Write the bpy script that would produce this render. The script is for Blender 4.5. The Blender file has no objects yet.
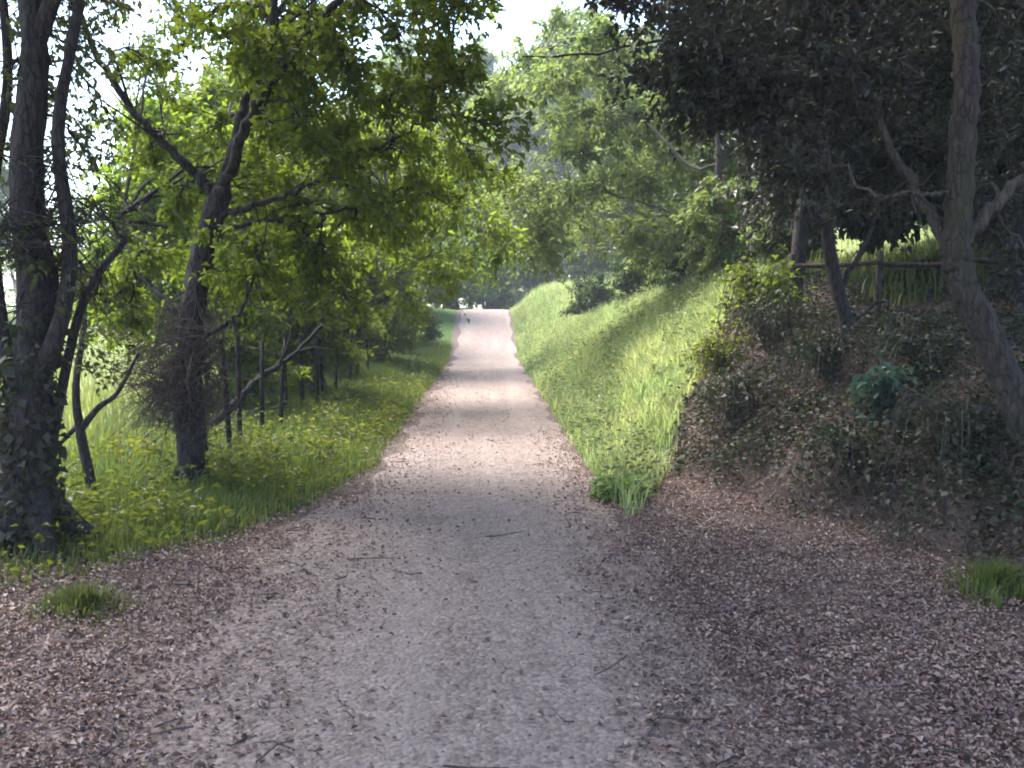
import bpy, math, random
import numpy as np
from mathutils import Vector, Matrix, Euler

SEED = 11
rng = np.random.default_rng(SEED)
random.seed(SEED)
sc = bpy.context.scene
col = sc.collection
R = math.radians
F = 996.0                      # focal length in pixels of a 1024 px wide frame
CAM = np.array([0.0, 0.0, 1.6])
PITCH = math.atan(76 / F); YAW = math.atan(26 / F)

# ------------------------------------------------------------------ camera
cam_d = bpy.data.cameras.new('camera'); cam = bpy.data.objects.new('camera', cam_d); col.objects.link(cam)
cam.location = CAM; cam.rotation_euler = Euler((R(90) - PITCH, 0, -YAW), 'XYZ')
cam_d.sensor_width = 36; cam_d.lens = 36 * F / 1024; cam_d.clip_end = 3000; cam_d.clip_start = 0.05
sc.camera = cam
CM = np.array(cam.rotation_euler.to_matrix())
def at(px, py, d):
    """world point seen at a place of the photograph, d metres along the view axis"""
    v = np.array([(px - 512) / F * d, -(py - 384) / F * d, -d])
    return CAM + CM @ v

# ------------------------------------------------------------------ tags
def tag(o, label=None, cat=None, group=None, kind=None):
    if label: o['label'] = label
    if cat: o['category'] = cat
    if group: o['group'] = group
    if kind: o['kind'] = kind
    return o
def empty(name, loc, label, cat, group=None, rz=0, scale=1):
    o = bpy.data.objects.new(name, None); col.objects.link(o)
    o.location = loc; o.rotation_euler = (0, 0, rz); o.scale = (scale,) * 3 if np.isscalar(scale) else scale
    o.empty_display_size = 0.2
    return tag(o, label, cat, group)
def copy_tree(o, parent=None):
    c = o.copy(); col.objects.link(c)
    if parent is not None: c.parent = parent
    for ch in list(o.children): copy_tree(ch, c)
    return c

# ------------------------------------------------------------------ mesh building
def make_mesh(name, V, polys, mat, attrs=None, smooth=False, parent=None, origin=(0, 0, 0)):
    """polys: list of int arrays (n,k), any k"""
    V = np.asarray(V, np.float32) - np.asarray(origin, np.float32)
    me = bpy.data.meshes.new(name)
    me.vertices.add(len(V)); me.vertices.foreach_set('co', V.ravel())
    idx = np.concatenate([p.ravel() for p in polys]).astype(np.int32)
    cnt = np.concatenate([np.full(len(p), p.shape[1], np.int32) for p in polys])
    start = np.concatenate([[0], np.cumsum(cnt)[:-1]]).astype(np.int32)
    me.loops.add(len(idx)); me.loops.foreach_set('vertex_index', idx)
    me.polygons.add(len(cnt)); me.polygons.foreach_set('loop_start', start)
    for k, a in (attrs or {}).items():
        at_ = me.attributes.new(k, 'FLOAT', 'POINT'); at_.data.foreach_set('value', np.asarray(a, np.float32))
    me.update(calc_edges=True)
    if smooth: me.polygons.foreach_set('use_smooth', np.ones(len(cnt), bool))
    me.materials.append(mat)
    o = bpy.data.objects.new(name, me); col.objects.link(o)
    if parent is not None: o.parent = parent
    else: o.location = origin
    return o

def unit(v):
    v = np.asarray(v, float); return v / np.maximum(np.linalg.norm(v, axis=-1, keepdims=True), 1e-9)

def spline(P, n):
    """Catmull-Rom through P, n points per span"""
    P = np.asarray(P, float)
    if len(P) < 3:
        t = np.linspace(0, 1, n + 1)[:, None]; return P[0] * (1 - t) + P[-1] * t
    Q = np.vstack([2 * P[0] - P[1], P, 2 * P[-1] - P[-2]]); out = []
    for i in range(1, len(Q) - 2):
        t = np.linspace(0, 1, n, endpoint=False)[:, None]
        a, b, c, d = Q[i - 1], Q[i], Q[i + 1], Q[i + 2]
        out.append(0.5 * (2 * b + (c - a) * t + (2 * a - 5 * b + 4 * c - d) * t ** 2 + (3 * b - a - 3 * c + d) * t ** 3))
    out.append(P[-1:]); return np.vstack(out)

class Wood:
    def __init__(s): s.V = []; s.Q = []; s.T = []; s.n = 0
    def tube(s, P, r, sides=6, rough=0.0, cap=True):
        P = np.asarray(P, float); m = len(P)
        r = np.broadcast_to(np.asarray(r, float), (m,))
        t = unit(np.gradient(P, axis=0))
        ref = np.array([1.0, 0, 0]) if abs(t[0, 0]) < 0.8 else np.array([0, 1.0, 0])
        u = unit(np.cross(t, ref)); w = np.cross(t, u)
        a = np.linspace(0, 2 * math.pi, sides, endpoint=False)
        rr = r[:, None] * np.ones((1, sides))
        if rough:
            ph = rng.uniform(0, 6.28, 5)
            fl = 0.5 * np.sin(3 * a + ph[0])[None] + 0.35 * np.sin(5 * a + ph[1])[None] + 0.3 * np.sin(2 * a + ph[2])[None] * np.sin(np.arange(m) * 0.5 + ph[3])[:, None]
            rr = rr * (1 + rough * (fl + rng.normal(0, .35, (m, sides))))
        V = P[:, None] + rr[..., None] * (np.cos(a)[None, :, None] * u[:, None] + np.sin(a)[None, :, None] * w[:, None])
        i = np.arange(m - 1)[:, None] * sides; j = np.arange(sides)[None]; k = (j + 1) % sides
        q = np.stack([i + j, i + k, i + sides + k, i + sides + j], -1).reshape(-1, 4) + s.n
        s.V.append(V.reshape(-1, 3)); s.Q.append(q)
        c = (m - 1) * sides + s.n
        if cap:
            s.V.append(P[-1:] + t[-1:] * r[-1] * .5); tip = s.n + m * sides
            s.T.append(np.stack([np.arange(sides) + c, (np.arange(sides) + 1) % sides + c, np.full(sides, tip)], -1)); s.n += 1
        s.n += m * sides
    def build(s, name, mat, parent=None, origin=(0, 0, 0)):
        polys = [np.vstack(s.Q)] + ([np.vstack(s.T)] if s.T else [])
        return make_mesh(name, np.vstack(s.V), polys, mat, None, True, parent, origin)

class Leaves:
    """leaf shaped faces: two triangles folded on the midrib"""
    def __init__(s): s.P = []; s.D = []; s.S = []
    def add(s, P, D, S): s.P.append(P); s.D.append(D); s.S.append(np.broadcast_to(S, (len(P),)))
    def build(s, name, mat, parent=None, origin=(0, 0, 0), width=0.5, up=0.6, fold=0.25, droop=0.15):
        P = np.vstack(s.P); D = unit(np.vstack(s.D)); S = np.concatenate(s.S)[:, None]; n = len(P)
        N = unit(rng.normal(0, 1, (n, 3)) + np.array([0, 0, up * 2]))
        side = unit(np.cross(D, N)); N = unit(np.cross(side, D))
        V = np.empty((n, 4, 3))
        V[:, 0] = P
        mid = P + D * S * .45
        lift = N * S * fold * rng.uniform(.2, 1.4, (n, 1))
        V[:, 1] = mid + side * S * width * .5 + lift
        V[:, 2] = P + D * S - N * S * droop * rng.uniform(-.5, 2, (n, 1))
        V[:, 3] = mid - side * S * width * .5 + lift
        b = np.arange(n)[:, None] * 4
        T = np.concatenate([b + [[0, 1, 2]], b + [[0, 2, 3]]])
        rn = np.repeat(rng.random(n), 4)
        return make_mesh(name, V.reshape(-1, 3), [T], mat, {'rnd': rn}, False, parent, origin)

def rand_unit(n):
    return unit(rng.normal(0, 1, (n, 3)))

# ------------------------------------------------------------------ materials
def new_mat(name):
    m = bpy.data.materials.new(name); m.use_nodes = True
    nt = m.node_tree; nt.nodes.clear()
    return m, nt, nt.nodes, nt.links
def N(nt, typ, **kw):
    n = nt.nodes.new(typ)
    for k, v in kw.items():
        if k.startswith('i_'):
            key = k[2:]; key = int(key) if key.isdigit() else key.replace('_', ' ')
            n.inputs[key].default_value = v
        else: setattr(n, k, v)
    return n
def mixc(nt, fac, a, b, blend='MIX'):
    n = nt.nodes.new('ShaderNodeMix'); n.data_type = 'RGBA'; n.blend_type = blend
    for s, v in ((0, fac), (6, a), (7, b)):
        if isinstance(v, bpy.types.NodeSocket): nt.links.new(v, n.inputs[s])
        elif s == 0: n.inputs[0].default_value = v
        else: n.inputs[s].default_value = (*v, 1)
    return n.outputs[2]
def math_(nt, op, a, b=0.0, clamp=False):
    n = nt.nodes.new('ShaderNodeMath'); n.operation = op; n.use_clamp = clamp
    for s, v in ((0, a), (1, b)):
        if isinstance(v, bpy.types.NodeSocket): nt.links.new(v, n.inputs[s])
        else: n.inputs[s].default_value = v
    return n.outputs[0]
def noise(nt, scale, detail=4, vec=None, rough=.55):
    n = nt.nodes.new('ShaderNodeTexNoise'); n.inputs['Scale'].default_value = scale
    n.inputs['Detail'].default_value = detail; n.inputs['Roughness'].default_value = rough
    if vec is not None: nt.links.new(vec, n.inputs['Vector'])
    return n.outputs['Fac']
def ramp(nt, fac, stops):
    n = nt.nodes.new('ShaderNodeValToRGB'); nt.links.new(fac, n.inputs[0])
    e = n.color_ramp.elements
    while len(e) < len(stops): e.new(.5)
    for i, (p, c) in enumerate(stops):
        e[i].position = p; e[i].color = (*c, 1) if len(c) == 3 else c
    return n.outputs[0]
def coords(nt):
    g = nt.nodes.new('ShaderNodeNewGeometry'); return g.outputs['Position']

def leaf_mat(name, c1, c2, c3, trans=.42, tcol=None, rough=.45, clump=.7, vary=.25):
    """c1..c2 vary leaf by leaf, c3 is the tint of whole sprays"""
    m, nt, nd, lk = new_mat(name)
    a = N(nt, 'ShaderNodeAttribute', attribute_name='rnd')
    oi = N(nt, 'ShaderNodeObjectInfo')
    c = mixc(nt, a.outputs['Fac'], c1, c2)
    nz = noise(nt, clump, 3, coords(nt))
    f = ramp(nt, nz, [(.42, (0, 0, 0)), (.62, (1, 1, 1))])
    c = mixc(nt, math_(nt, 'MULTIPLY', f, .6), c, c3)
    hs = N(nt, 'ShaderNodeHueSaturation'); lk.new(c, hs.inputs['Color'])
    lk.new(math_(nt, 'ADD', math_(nt, 'MULTIPLY', oi.outputs['Random'], .03), .485), hs.inputs['Hue'])
    lk.new(math_(nt, 'ADD', math_(nt, 'MULTIPLY', oi.outputs['Random'], vary), 1 - vary / 2), hs.inputs['Value'])
    c = hs.outputs['Color']
    p = N(nt, 'ShaderNodeBsdfPrincipled'); lk.new(c, p.inputs['Base Color']); p.inputs['Roughness'].default_value = rough
    p.inputs['Specular IOR Level'].default_value = .35
    t = N(nt, 'ShaderNodeBsdfTranslucent')
    tc = mixc(nt, 1.0, c, tcol or (1.5, 1.45, .7), 'MULTIPLY'); lk.new(tc, t.inputs['Color'])
    ms = N(nt, 'ShaderNodeMixShader'); ms.inputs[0].default_value = trans
    lk.new(p.outputs[0], ms.inputs[1]); lk.new(t.outputs[0], ms.inputs[2])
    o = N(nt, 'ShaderNodeOutputMaterial'); lk.new(ms.outputs[0], o.inputs[0])
    return m
def bark_mat(name, c1, c2, moss=None, mossf=.5, scale=1.0):
    m, nt, nd, lk = new_mat(name)
    tc = N(nt, 'ShaderNodeTexCoord'); mp = N(nt, 'ShaderNodeMapping'); mp.inputs['Scale'].default_value = (9 * scale, 9 * scale, 1.6 * scale)
    lk.new(tc.outputs['Object'], mp.inputs[0])
    mp2 = N(nt, 'ShaderNodeMapping'); mp2.inputs['Scale'].default_value = (26 * scale, 26 * scale, 7 * scale); lk.new(tc.outputs['Object'], mp2.inputs[0])
    vo = N(nt, 'ShaderNodeTexVoronoi', feature='DISTANCE_TO_EDGE'); vo.inputs['Scale'].default_value = 1.0
    lk.new(mp2.outputs[0], vo.inputs['Vector'])
    crack = ramp(nt, vo.outputs['Distance'], [(0, (0, 0, 0)), (.12, (1, 1, 1))])
    n1 = math_(nt, 'MULTIPLY', noise(nt, 4, 8, mp.outputs[0], .68), math_(nt, 'ADD', math_(nt, 'MULTIPLY', crack, .35), .75))
    n2 = noise(nt, 1.3 * scale, 5, tc.outputs['Object'])
    c = mixc(nt, ramp(nt, n1, [(.35, (0, 0, 0)), (.65, (1, 1, 1))]), c1, c2)
    if moss:
        f = ramp(nt, n2, [(mossf, (0, 0, 0)), (mossf + .15, (1, 1, 1))])
        c = mixc(nt, math_(nt, 'MULTIPLY', f, .7), c, moss)
    p = N(nt, 'ShaderNodeBsdfPrincipled'); lk.new(c, p.inputs['Base Color']); p.inputs['Roughness'].default_value = .9
    p.inputs['Specular IOR Level'].default_value = .2
    b = N(nt, 'ShaderNodeBump'); b.inputs['Strength'].default_value = .9; b.inputs['Distance'].default_value = .03
    lk.new(n1, b.inputs['Height']); lk.new(b.outputs[0], p.inputs['Normal'])
    o = N(nt, 'ShaderNodeOutputMaterial'); lk.new(p.outputs[0], o.inputs[0])
    return m

M = {}
M['leaf_lime'] = leaf_mat('leaf_lime', (.095, .145, .02), (.17, .21, .035), (.085, .12, .018), .6)
M['leaf_mid'] = leaf_mat('leaf_mid', (.08, .125, .025), (.14, .175, .038), (.11, .125, .02), .56)
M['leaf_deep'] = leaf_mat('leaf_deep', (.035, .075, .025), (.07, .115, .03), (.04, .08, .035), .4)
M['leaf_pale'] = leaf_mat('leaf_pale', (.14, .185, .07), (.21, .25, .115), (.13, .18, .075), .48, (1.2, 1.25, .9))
M['leaf_fresh'] = leaf_mat('leaf_fresh', (.13, .19, .06), (.21, .265, .10), (.115, .18, .075), .55, (1.35, 1.35, .85))
M['leaf_olive'] = leaf_mat('leaf_olive', (.06, .08, .025), (.10, .11, .04), (.075, .07, .035), .35)
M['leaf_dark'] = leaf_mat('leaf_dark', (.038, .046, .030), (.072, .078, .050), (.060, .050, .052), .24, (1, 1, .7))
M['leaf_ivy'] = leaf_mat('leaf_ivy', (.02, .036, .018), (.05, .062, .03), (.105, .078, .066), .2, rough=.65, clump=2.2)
M['leaf_teal'] = leaf_mat('leaf_teal', (.05, .095, .068), (.075, .125, .085), (.05, .09, .055), .3, (1, 1.15, .9))
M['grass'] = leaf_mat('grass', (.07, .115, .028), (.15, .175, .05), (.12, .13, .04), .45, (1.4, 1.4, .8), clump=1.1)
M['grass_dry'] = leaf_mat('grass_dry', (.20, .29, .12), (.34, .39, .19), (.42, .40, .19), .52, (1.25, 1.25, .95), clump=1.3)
M['grass_meadow'] = leaf_mat('grass_meadow', (.17, .20, .06), (.26, .26, .10), (.13, .18, .05), .4, (1.2, 1.2, .8), clump=.25)
M['litter'] = leaf_mat('litter', (.11, .07, .058), (.44, .325, .285), (.17, .11, .105), .15, (1.1, .9, .7), rough=.6, clump=2.0)
M['bark_dark'] = bark_mat('bark_dark', (.02, .017, .017), (.075, .062, .062), (.03, .034, .016), .56)
M['bark_grey'] = bark_mat('bark_grey', (.035, .028, .025), (.105, .086, .074), (.07, .072, .03), .5)
M['bark_brown'] = bark_mat('bark_brown', (.06, .05, .042), (.15, .125, .11), (.08, .085, .035), .58)
M['dark_wood'] = bark_mat('dark_wood', (.010, .009, .010), (.032, .028, .028))  # near-black wood colour for the wire fence posts and dead branch
M['twig'] = bark_mat('twig', (.08, .06, .055), (.16, .125, .115))
M['old_wood'] = bark_mat('old_wood', (.035, .03, .026), (.10, .085, .07), (.06, .065, .03), .6)

def plain_mat(name, c, rough=.6, metal=0.0):
    m, nt, nd, lk = new_mat(name)
    n1 = noise(nt, 30, 5, coords(nt))
    cc = mixc(nt, n1, tuple(x * .6 for x in c), tuple(min(1, x * 1.4) for x in c))
    p = N(nt, 'ShaderNodeBsdfPrincipled'); lk.new(cc, p.inputs['Base Color'])
    p.inputs['Roughness'].default_value = rough; p.inputs['Metallic'].default_value = metal
    o = N(nt, 'ShaderNodeOutputMaterial'); lk.new(p.outputs[0], o.inputs[0]); return m
M['wire'] = plain_mat('wire', (.16, .14, .13), .5, .7)

# ground: zones of bare soil / leaf mould / grass, broken up by noise
def ground_mat():
    m, nt, nd, lk = new_mat('ground_earth'); P = coords(nt)
    g = N(nt, 'ShaderNodeAttribute', attribute_name='grass').outputs['Fac']
    mw = N(nt, 'ShaderNodeAttribute', attribute_name='meadow').outputs['Fac']
    nb = noise(nt, 1.7, 6, P); nf = noise(nt, 22, 6, P, .7); nff = noise(nt, 90, 3, P, .7)
    soil = mixc(nt, nf, (.055, .041, .036), (.18, .135, .12))
    soil = mixc(nt, math_(nt, 'MULTIPLY', nb, .5), soil, (.09, .066, .056))
    soil = mixc(nt, math_(nt, 'MULTIPLY', nff, .5), soil, (.22, .175, .16))
    turf = mixc(nt, nf, (.035, .07, .02), (.09, .14, .035))
    mead = mixc(nt, nf, (.15, .18, .05), (.27, .27, .10))
    mead = mixc(nt, nb, mead, (.12, .19, .05))
    fac = math_(nt, 'ADD', g, math_(nt, 'MULTIPLY', math_(nt, 'SUBTRACT', nb, .5), .9))
    fac = ramp(nt, fac, [(.4, (0, 0, 0)), (.6, (1, 1, 1))])
    c = mixc(nt, fac, soil, turf); c = mixc(nt, mw, c, mead)
    p = N(nt, 'ShaderNodeBsdfPrincipled'); lk.new(c, p.inputs['Base Color']); p.inputs['Roughness'].default_value = .95
    p.inputs['Specular IOR Level'].default_value = .15
    b = N(nt, 'ShaderNodeBump'); b.inputs['Strength'].default_value = .8; b.inputs['Distance'].default_value = .04
    lk.new(math_(nt, 'ADD', nf, math_(nt, 'MULTIPLY', nff, .5)), b.inputs['Height']); lk.new(b.outputs[0], p.inputs['Normal'])
    o = N(nt, 'ShaderNodeOutputMaterial'); lk.new(p.outputs[0], o.inputs[0]); return m
def path_mat():
    m, nt, nd, lk = new_mat('path_gravel'); P = coords(nt)
    v = N(nt, 'ShaderNodeTexVoronoi'); v.inputs['Scale'].default_value = 42; lk.new(P, v.inputs['Vector'])
    v2 = N(nt, 'ShaderNodeTexVoronoi'); v2.inputs['Scale'].default_value = 17; lk.new(P, v2.inputs['Vector'])
    sep = N(nt, 'ShaderNodeSeparateColor'); lk.new(v.outputs['Color'], sep.inputs[0])
    sep2 = N(nt, 'ShaderNodeSeparateColor'); lk.new(v2.outputs['Color'], sep2.inputs[0])
    mp = N(nt, 'ShaderNodeMapping'); mp.inputs['Scale'].default_value = (2.6, .16, 1); lk.new(P, mp.inputs[0])
    nt_ = noise(nt, 1, 4, mp.outputs[0])
    nb = noise(nt, .9, 5, P); nm = noise(nt, 5, 5, P, .65); nf = noise(nt, 35, 6, P, .7)
    c = mixc(nt, sep.outputs[0], (.12, .09, .082), (.38, .30, .272))
    c = mixc(nt, math_(nt, 'MULTIPLY', sep2.outputs[1], .4), c, (.13, .097, .086))
    c = mixc(nt, math_(nt, 'MULTIPLY', nb, .55), c, (.24, .188, .168))
    c = mixc(nt, math_(nt, 'MULTIPLY', nf, .3), c, (.20, .158, .142))
    c = mixc(nt, ramp(nt, nm, [(.5, (0, 0, 0)), (.72, (.55, .55, .55))]), c, (.115, .086, .074))
    c = mixc(nt, ramp(nt, nt_, [(.45, (0, 0, 0)), (.7, (.6, .6, .6))]), c, (.30, .24, .22))
    p = N(nt, 'ShaderNodeBsdfPrincipled'); lk.new(c, p.inputs['Base Color']); p.inputs['Roughness'].default_value = .9
    p.inputs['Specular IOR Level'].default_value = .25
    h = math_(nt, 'SUBTRACT', math_(nt, 'MULTIPLY', nf, .8), v.outputs['Distance'])
    b = N(nt, 'ShaderNodeBump'); b.inputs['Strength'].default_value = .7; b.inputs['Distance'].default_value = .02
    lk.new(h, b.inputs['Height']); lk.new(b.outputs[0], p.inputs['Normal'])
    o = N(nt, 'ShaderNodeOutputMaterial'); lk.new(p.outputs[0], o.inputs[0]); return m
M['ground'] = ground_mat(); M['path'] = path_mat()

# ------------------------------------------------------------------ terrain
def sstep(t): t = np.clip(t, 0, 1); return t * t * (3 - 2 * t)
def path_z(y): return 1.52 * sstep((np.asarray(y, float) - 29.5) / 13.5)
def toe(y): return np.interp(y, [0, 4.5, 6, 7, 8.3, 10, 12, 200], [3.5, 3.15, 2.8, 2.4, 1.95, 1.35, 1.12, 1.12])
def bank_h(y): return np.interp(y, [0, 8, 10, 11.5, 13.5, 18, 28, 40, 70], [1.0, 1.0, 1.1, 1.32, 1.9, 1.85, 1.1, .9, .5])
def edge_l(y): return -np.interp(y, [0, 4, 5.5, 6.6, 8.3, 10, 200], [2.25, 2.05, 1.9, 1.62, 1.18, .98, .9])
def edge_r(y): return np.interp(y, [0, 6, 8, 10, 200], [1.25, 1.02, .98, .96, .92])
def wob(x, y): return (np.sin(1.7 * x + .6 * y) * np.cos(1.1 * y - .7 * x) * .5 + np.sin(4.3 * x - 2.9 * y) * .25 + np.sin(2.1 * y + 5.2 * x) * .25)
def ground_z(x, y):
    x = np.asarray(x, float); y = np.asarray(y, float)
    z = path_z(y)
    H = bank_h(y); t0 = toe(y); w = H / .72
    t = (x - t0) / w
    z = z + H * np.where(t < .4, np.clip(t, 0, 1) * sstep(t / .4), np.clip(t, 0, 1))
    z = z + .12 * np.clip(x - t0 - w, 0, 4) + .2 * np.clip(x - t0 - w - 3, 0, 40)
    z = z + .10 * sstep((-x - 1.3) / .9) - .3 * sstep((-x - 3.4) / 5)
    off = np.clip((np.abs(x) - 1.0) / 1.2, 0, 1)
    return z + wob(x, y) * .05 * off
def gax(lo, hi, step, far, n):
    a = np.arange(lo, hi + 1e-6, step); g = np.geomspace(step, far, n)
    return a, np.cumsum(g / g.sum() * far)
xa, xg = gax(-5, 6.5, .09, 300, 46); X = np.concatenate([(-5 - xg)[::-1], xa, 6.5 + xg])
ya, yg = gax(1.5, 22, .12, 420, 90); Y = np.concatenate([(1.5 - np.cumsum(np.geomspace(.2, 12, 20)))[::-1], ya, 22 + yg])
GX, GY = np.meshgrid(X, Y); GZ = ground_z(GX, GY)

def grass_l(x, y):    # left verge turf
    e = edge_l(y) - .05
    return np.clip((e - x) / .35, 0, 1) * np.clip((y - 5.0 + (-x - 2.2) * .25) / 1.5, 0, 1)
def gx_right(y): return np.interp(y, [6.7, 8.3, 10, 12, 13, 14.0, 15.5], [.98, 1.45, 2.05, 2.85, 3.3, 4.6, 12])
def grass_r(x, y):
    return np.clip((x - edge_r(y)) / .2, 0, 1) * np.clip((gx_right(y) - x) / .3, 0, 1) * (y > 6.7)
GR = np.maximum(grass_l(GX, GY), grass_r(GX, GY))
MD = np.maximum(sstep((-GX - 3.4) / 1.5) * sstep((GY - 6) / 3), sstep((GX - 4.6) / 1) * sstep((GY - 11.4) / 1.0))
gi = np.arange(len(Y) - 1)[:, None] * len(X) + np.arange(len(X) - 1)[None]
Q = np.stack([gi, gi + 1, gi + 1 + len(X), gi + len(X)], -1).reshape(-1, 4)
g = make_mesh('ground', np.stack([GX, GY, GZ], -1).reshape(-1, 3), [Q], M['ground'], {'grass': GR.ravel(), 'meadow': MD.ravel()}, True)
tag(g, kind='structure')

# the trodden gravel path, its own sheet just proud of the ground
py_ = np.concatenate([np.arange(-8, 1.5, .3), Y[(Y >= 1.5) & (Y < 70)]])
k = 21; tt = np.linspace(0, 1, k)
jl = .07 * np.sin(py_ * 2.3) + .05 * np.sin(py_ * 5.1 + 1); jr = .06 * np.sin(py_ * 1.9 + 2) + .05 * np.sin(py_ * 4.3)
PX = (edge_l(py_) + jl)[:, None] * (1 - tt) + (edge_r(py_) + jr)[:, None] * tt
PYY = np.repeat(py_[:, None], k, 1)
PZ = ground_z(PX, PYY) + .012 * (1 - (2 * tt - 1) ** 4) - .002 + .006
gi = np.arange(len(py_) - 1)[:, None] * k + np.arange(k - 1)[None]
Q = np.stack([gi, gi + 1, gi + 1 + k, gi + k], -1).reshape(-1, 4)
p = make_mesh('path', np.stack([PX, PYY, PZ], -1).reshape(-1, 3), [Q], M['path'], None, True)
tag(p, kind='structure')

# ------------------------------------------------------------------ grass, litter
def blades(name, x, y, h, mat, lean=.35, width=.012, kind='stuff', label=None, cat=None, parent=None, origin=(0, 0, 0)):
    n = len(x); base = np.stack([x, y, ground_z(x, y) - .01], -1)
    a = rng.uniform(0, 6.28, n); d = np.stack([np.cos(a), np.sin(a), 0 * a], -1); s = np.stack([-np.sin(a), np.cos(a), 0 * a], -1)
    L = (lean * rng.uniform(.2, 1.6, n))[:, None]; h = h[:, None]; w = (width * rng.uniform(.6, 1.4, n))[:, None]
    up = np.array([0, 0, 1.0])
    V = np.empty((n, 5, 3))
    m_ = base + up * h * .55 + d * h * L * .35
    V[:, 0] = base - s * w / 2; V[:, 1] = base + s * w / 2
    V[:, 2] = m_ + s * w * .42; V[:, 3] = m_ - s * w * .42
    V[:, 4] = base + up * h * (1 - .35 * L) + d * h * L
    b = np.arange(n)[:, None] * 5
    o = make_mesh(name, V.reshape(-1, 3), [b + [[0, 1, 2, 3]], b + [[3, 2, 4]]], mat, {'rnd': np.repeat(rng.random(n), 5)}, False, parent, origin)
    return tag(o, label, cat, kind=kind)
def scatter(n, x0, x1, y0, y1, dens, near=True):
    """points whose count per area falls with distance"""
    m = n * 6
    if near: y = y0 * (y1 / y0) ** rng.random(m)
    else: y = rng.uniform(y0, y1, m)
    x = rng.uniform(x0, x1, m)
    k = rng.random(m) < dens(x, y)
    return x[k][:n], y[k][:n]
patch = lambda x, y: np.clip(.62 + .6 * wob(x * 1.3, y * 1.3), .05, 1)
# left verge
x, y = scatter(75000, -4.4, -.8, 4.6, 34, lambda x, y: np.clip(grass_l(x, y) * 1.2 - .15, 0, 1) * patch(x, y))
h = rng.uniform(.06, .18, len(x)) * np.clip((y - 3.5) / 4, .4, 1) + .18 * np.clip((-x - 1.7) / 1.3, 0, 1) * rng.random(len(x)) * np.clip((y - 4.5) / 2.5, .2, 1) + .12 * np.clip((y - 12) / 10, 0, 1)
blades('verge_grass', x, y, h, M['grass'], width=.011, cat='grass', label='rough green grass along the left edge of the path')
# right bank
x, y = scatter(98000, .9, 6.5, 6.7, 42, lambda x, y: np.clip(grass_r(x, y) * 1.1 - .1, 0, 1) * np.where(x > toe(y) + bank_h(y) / .72 + 1.2, .25, 1))
h = rng.uniform(.12, .30, len(x)) * (1 + .8 * np.clip(wob(x * 2.2, y * 2.2 + 1), -.5, 1)) + .16 * np.clip((x - 1.3) / 1.0, 0, 1) * rng.random(len(x))
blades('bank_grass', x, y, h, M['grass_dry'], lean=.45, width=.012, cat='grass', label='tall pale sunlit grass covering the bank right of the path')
# meadow beyond the fence on the left and field on the right
x, y = scatter(42000, -26, -3.3, 6, 45, lambda x, y: sstep((-x - 3.2) / 1.2))
x2, y2 = scatter(34000, 4.6, 24, 11.6, 45, lambda x, y: np.where(x < 8, 1.0, .45))
x = np.concatenate([x, x2]); y = np.concatenate([y, y2])
blades('meadow_grass', x, y, rng.uniform(.2, .5, len(x)), M['grass_meadow'], width=.02, cat='grass', label='pale yellow-green meadow grass in the fields beyond the fences')

def herbs(name, n, x0, x1, y0, y1, dens, size, hgt, mat, label):
    x, y = scatter(n, x0, x1, y0, y1, dens); n = len(x); L = Leaves()
    q = 7; a = rng.uniform(0, 6.28, (n, q)); r_ = rng.uniform(0, .09, (n, q)); h_ = (hgt * rng.uniform(.3, 1.2, n))[:, None] * rng.uniform(.2, 1, (n, q))
    xx, yy = x[:, None] + np.cos(a) * r_, y[:, None] + np.sin(a) * r_
    P = np.stack([xx, yy, ground_z(xx, yy) + h_], -1).reshape(-1, 3); D = np.stack([np.cos(a), np.sin(a), rng.uniform(-.3, .7, (n, q))], -1).reshape(-1, 3)
    L.add(P, D, size * rng.uniform(.5, 1.3, n * q)); o = L.build(name, M[mat], width=.5, up=.8)
    return tag(o, label, 'weeds', kind='stuff')
spots_ = lambda x, y: np.clip(wob(x * 1.9 + 3, y * 1.9) * 2.2 - .25, 0, 1)
herbs('verge_weeds', 2300, -3.6, -.9, 4.8, 32, lambda x, y: np.clip(grass_l(x, y), 0, 1) * (.12 + spots_(x, y)), .06, .3, 'leaf_mid', 'low broad-leaved weeds growing through the grass on the left verge')
herbs('bank_weeds', 5200, .95, 5, 7.3, 40, lambda x, y: np.clip(grass_r(x, y), 0, 1) * (.1 + spots_(x, y)), .06, .42, 'leaf_pale', 'pale broad-leaved weeds growing through the grass of the sunny bank')

# dead leaves on the ground
def litter_d(x, y):
    right = np.clip((x - .55 - .25 * wob(x, y)) / .7, 0, 1) * np.clip(1 - grass_r(x, y) * 1.6, 0, 1) * np.clip((12.4 - y) / 2, 0, 1) * np.clip((6.5 - x + (11 - y)) / 1, 0, 1) * np.clip(.78 + .6 * wob(x * 2.3, y * 2.1), .4, 1)
    left = np.clip((-x - 1.0 + .3 * wob(y, x)) / .6, 0, 1) * np.clip((11 - y) / 3, 0, 1) * (1 - .75 * grass_l(x, y))
    left = np.where(x < -3.3, left * .5, left)
    edge = .25 * np.exp(-((x - .95) / .3) ** 2) + .22 * np.exp(-((x + 1.0) / .4) ** 2)
    return np.clip(np.maximum(right, np.maximum(left, edge)) + .022 + .05 * np.clip(wob(x * 2, y * .8), 0, 1), 0, 1)
x, y = scatter(125000, .4, 6, 2.6, 13, litter_d)
x2, y2 = scatter(46000, -4, .4, 2.6, 26, litter_d); x = np.concatenate([x, x2]); y = np.concatenate([y, y2])
n = len(x); L = Leaves()
a = rng.uniform(0, 6.28, n)
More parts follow.
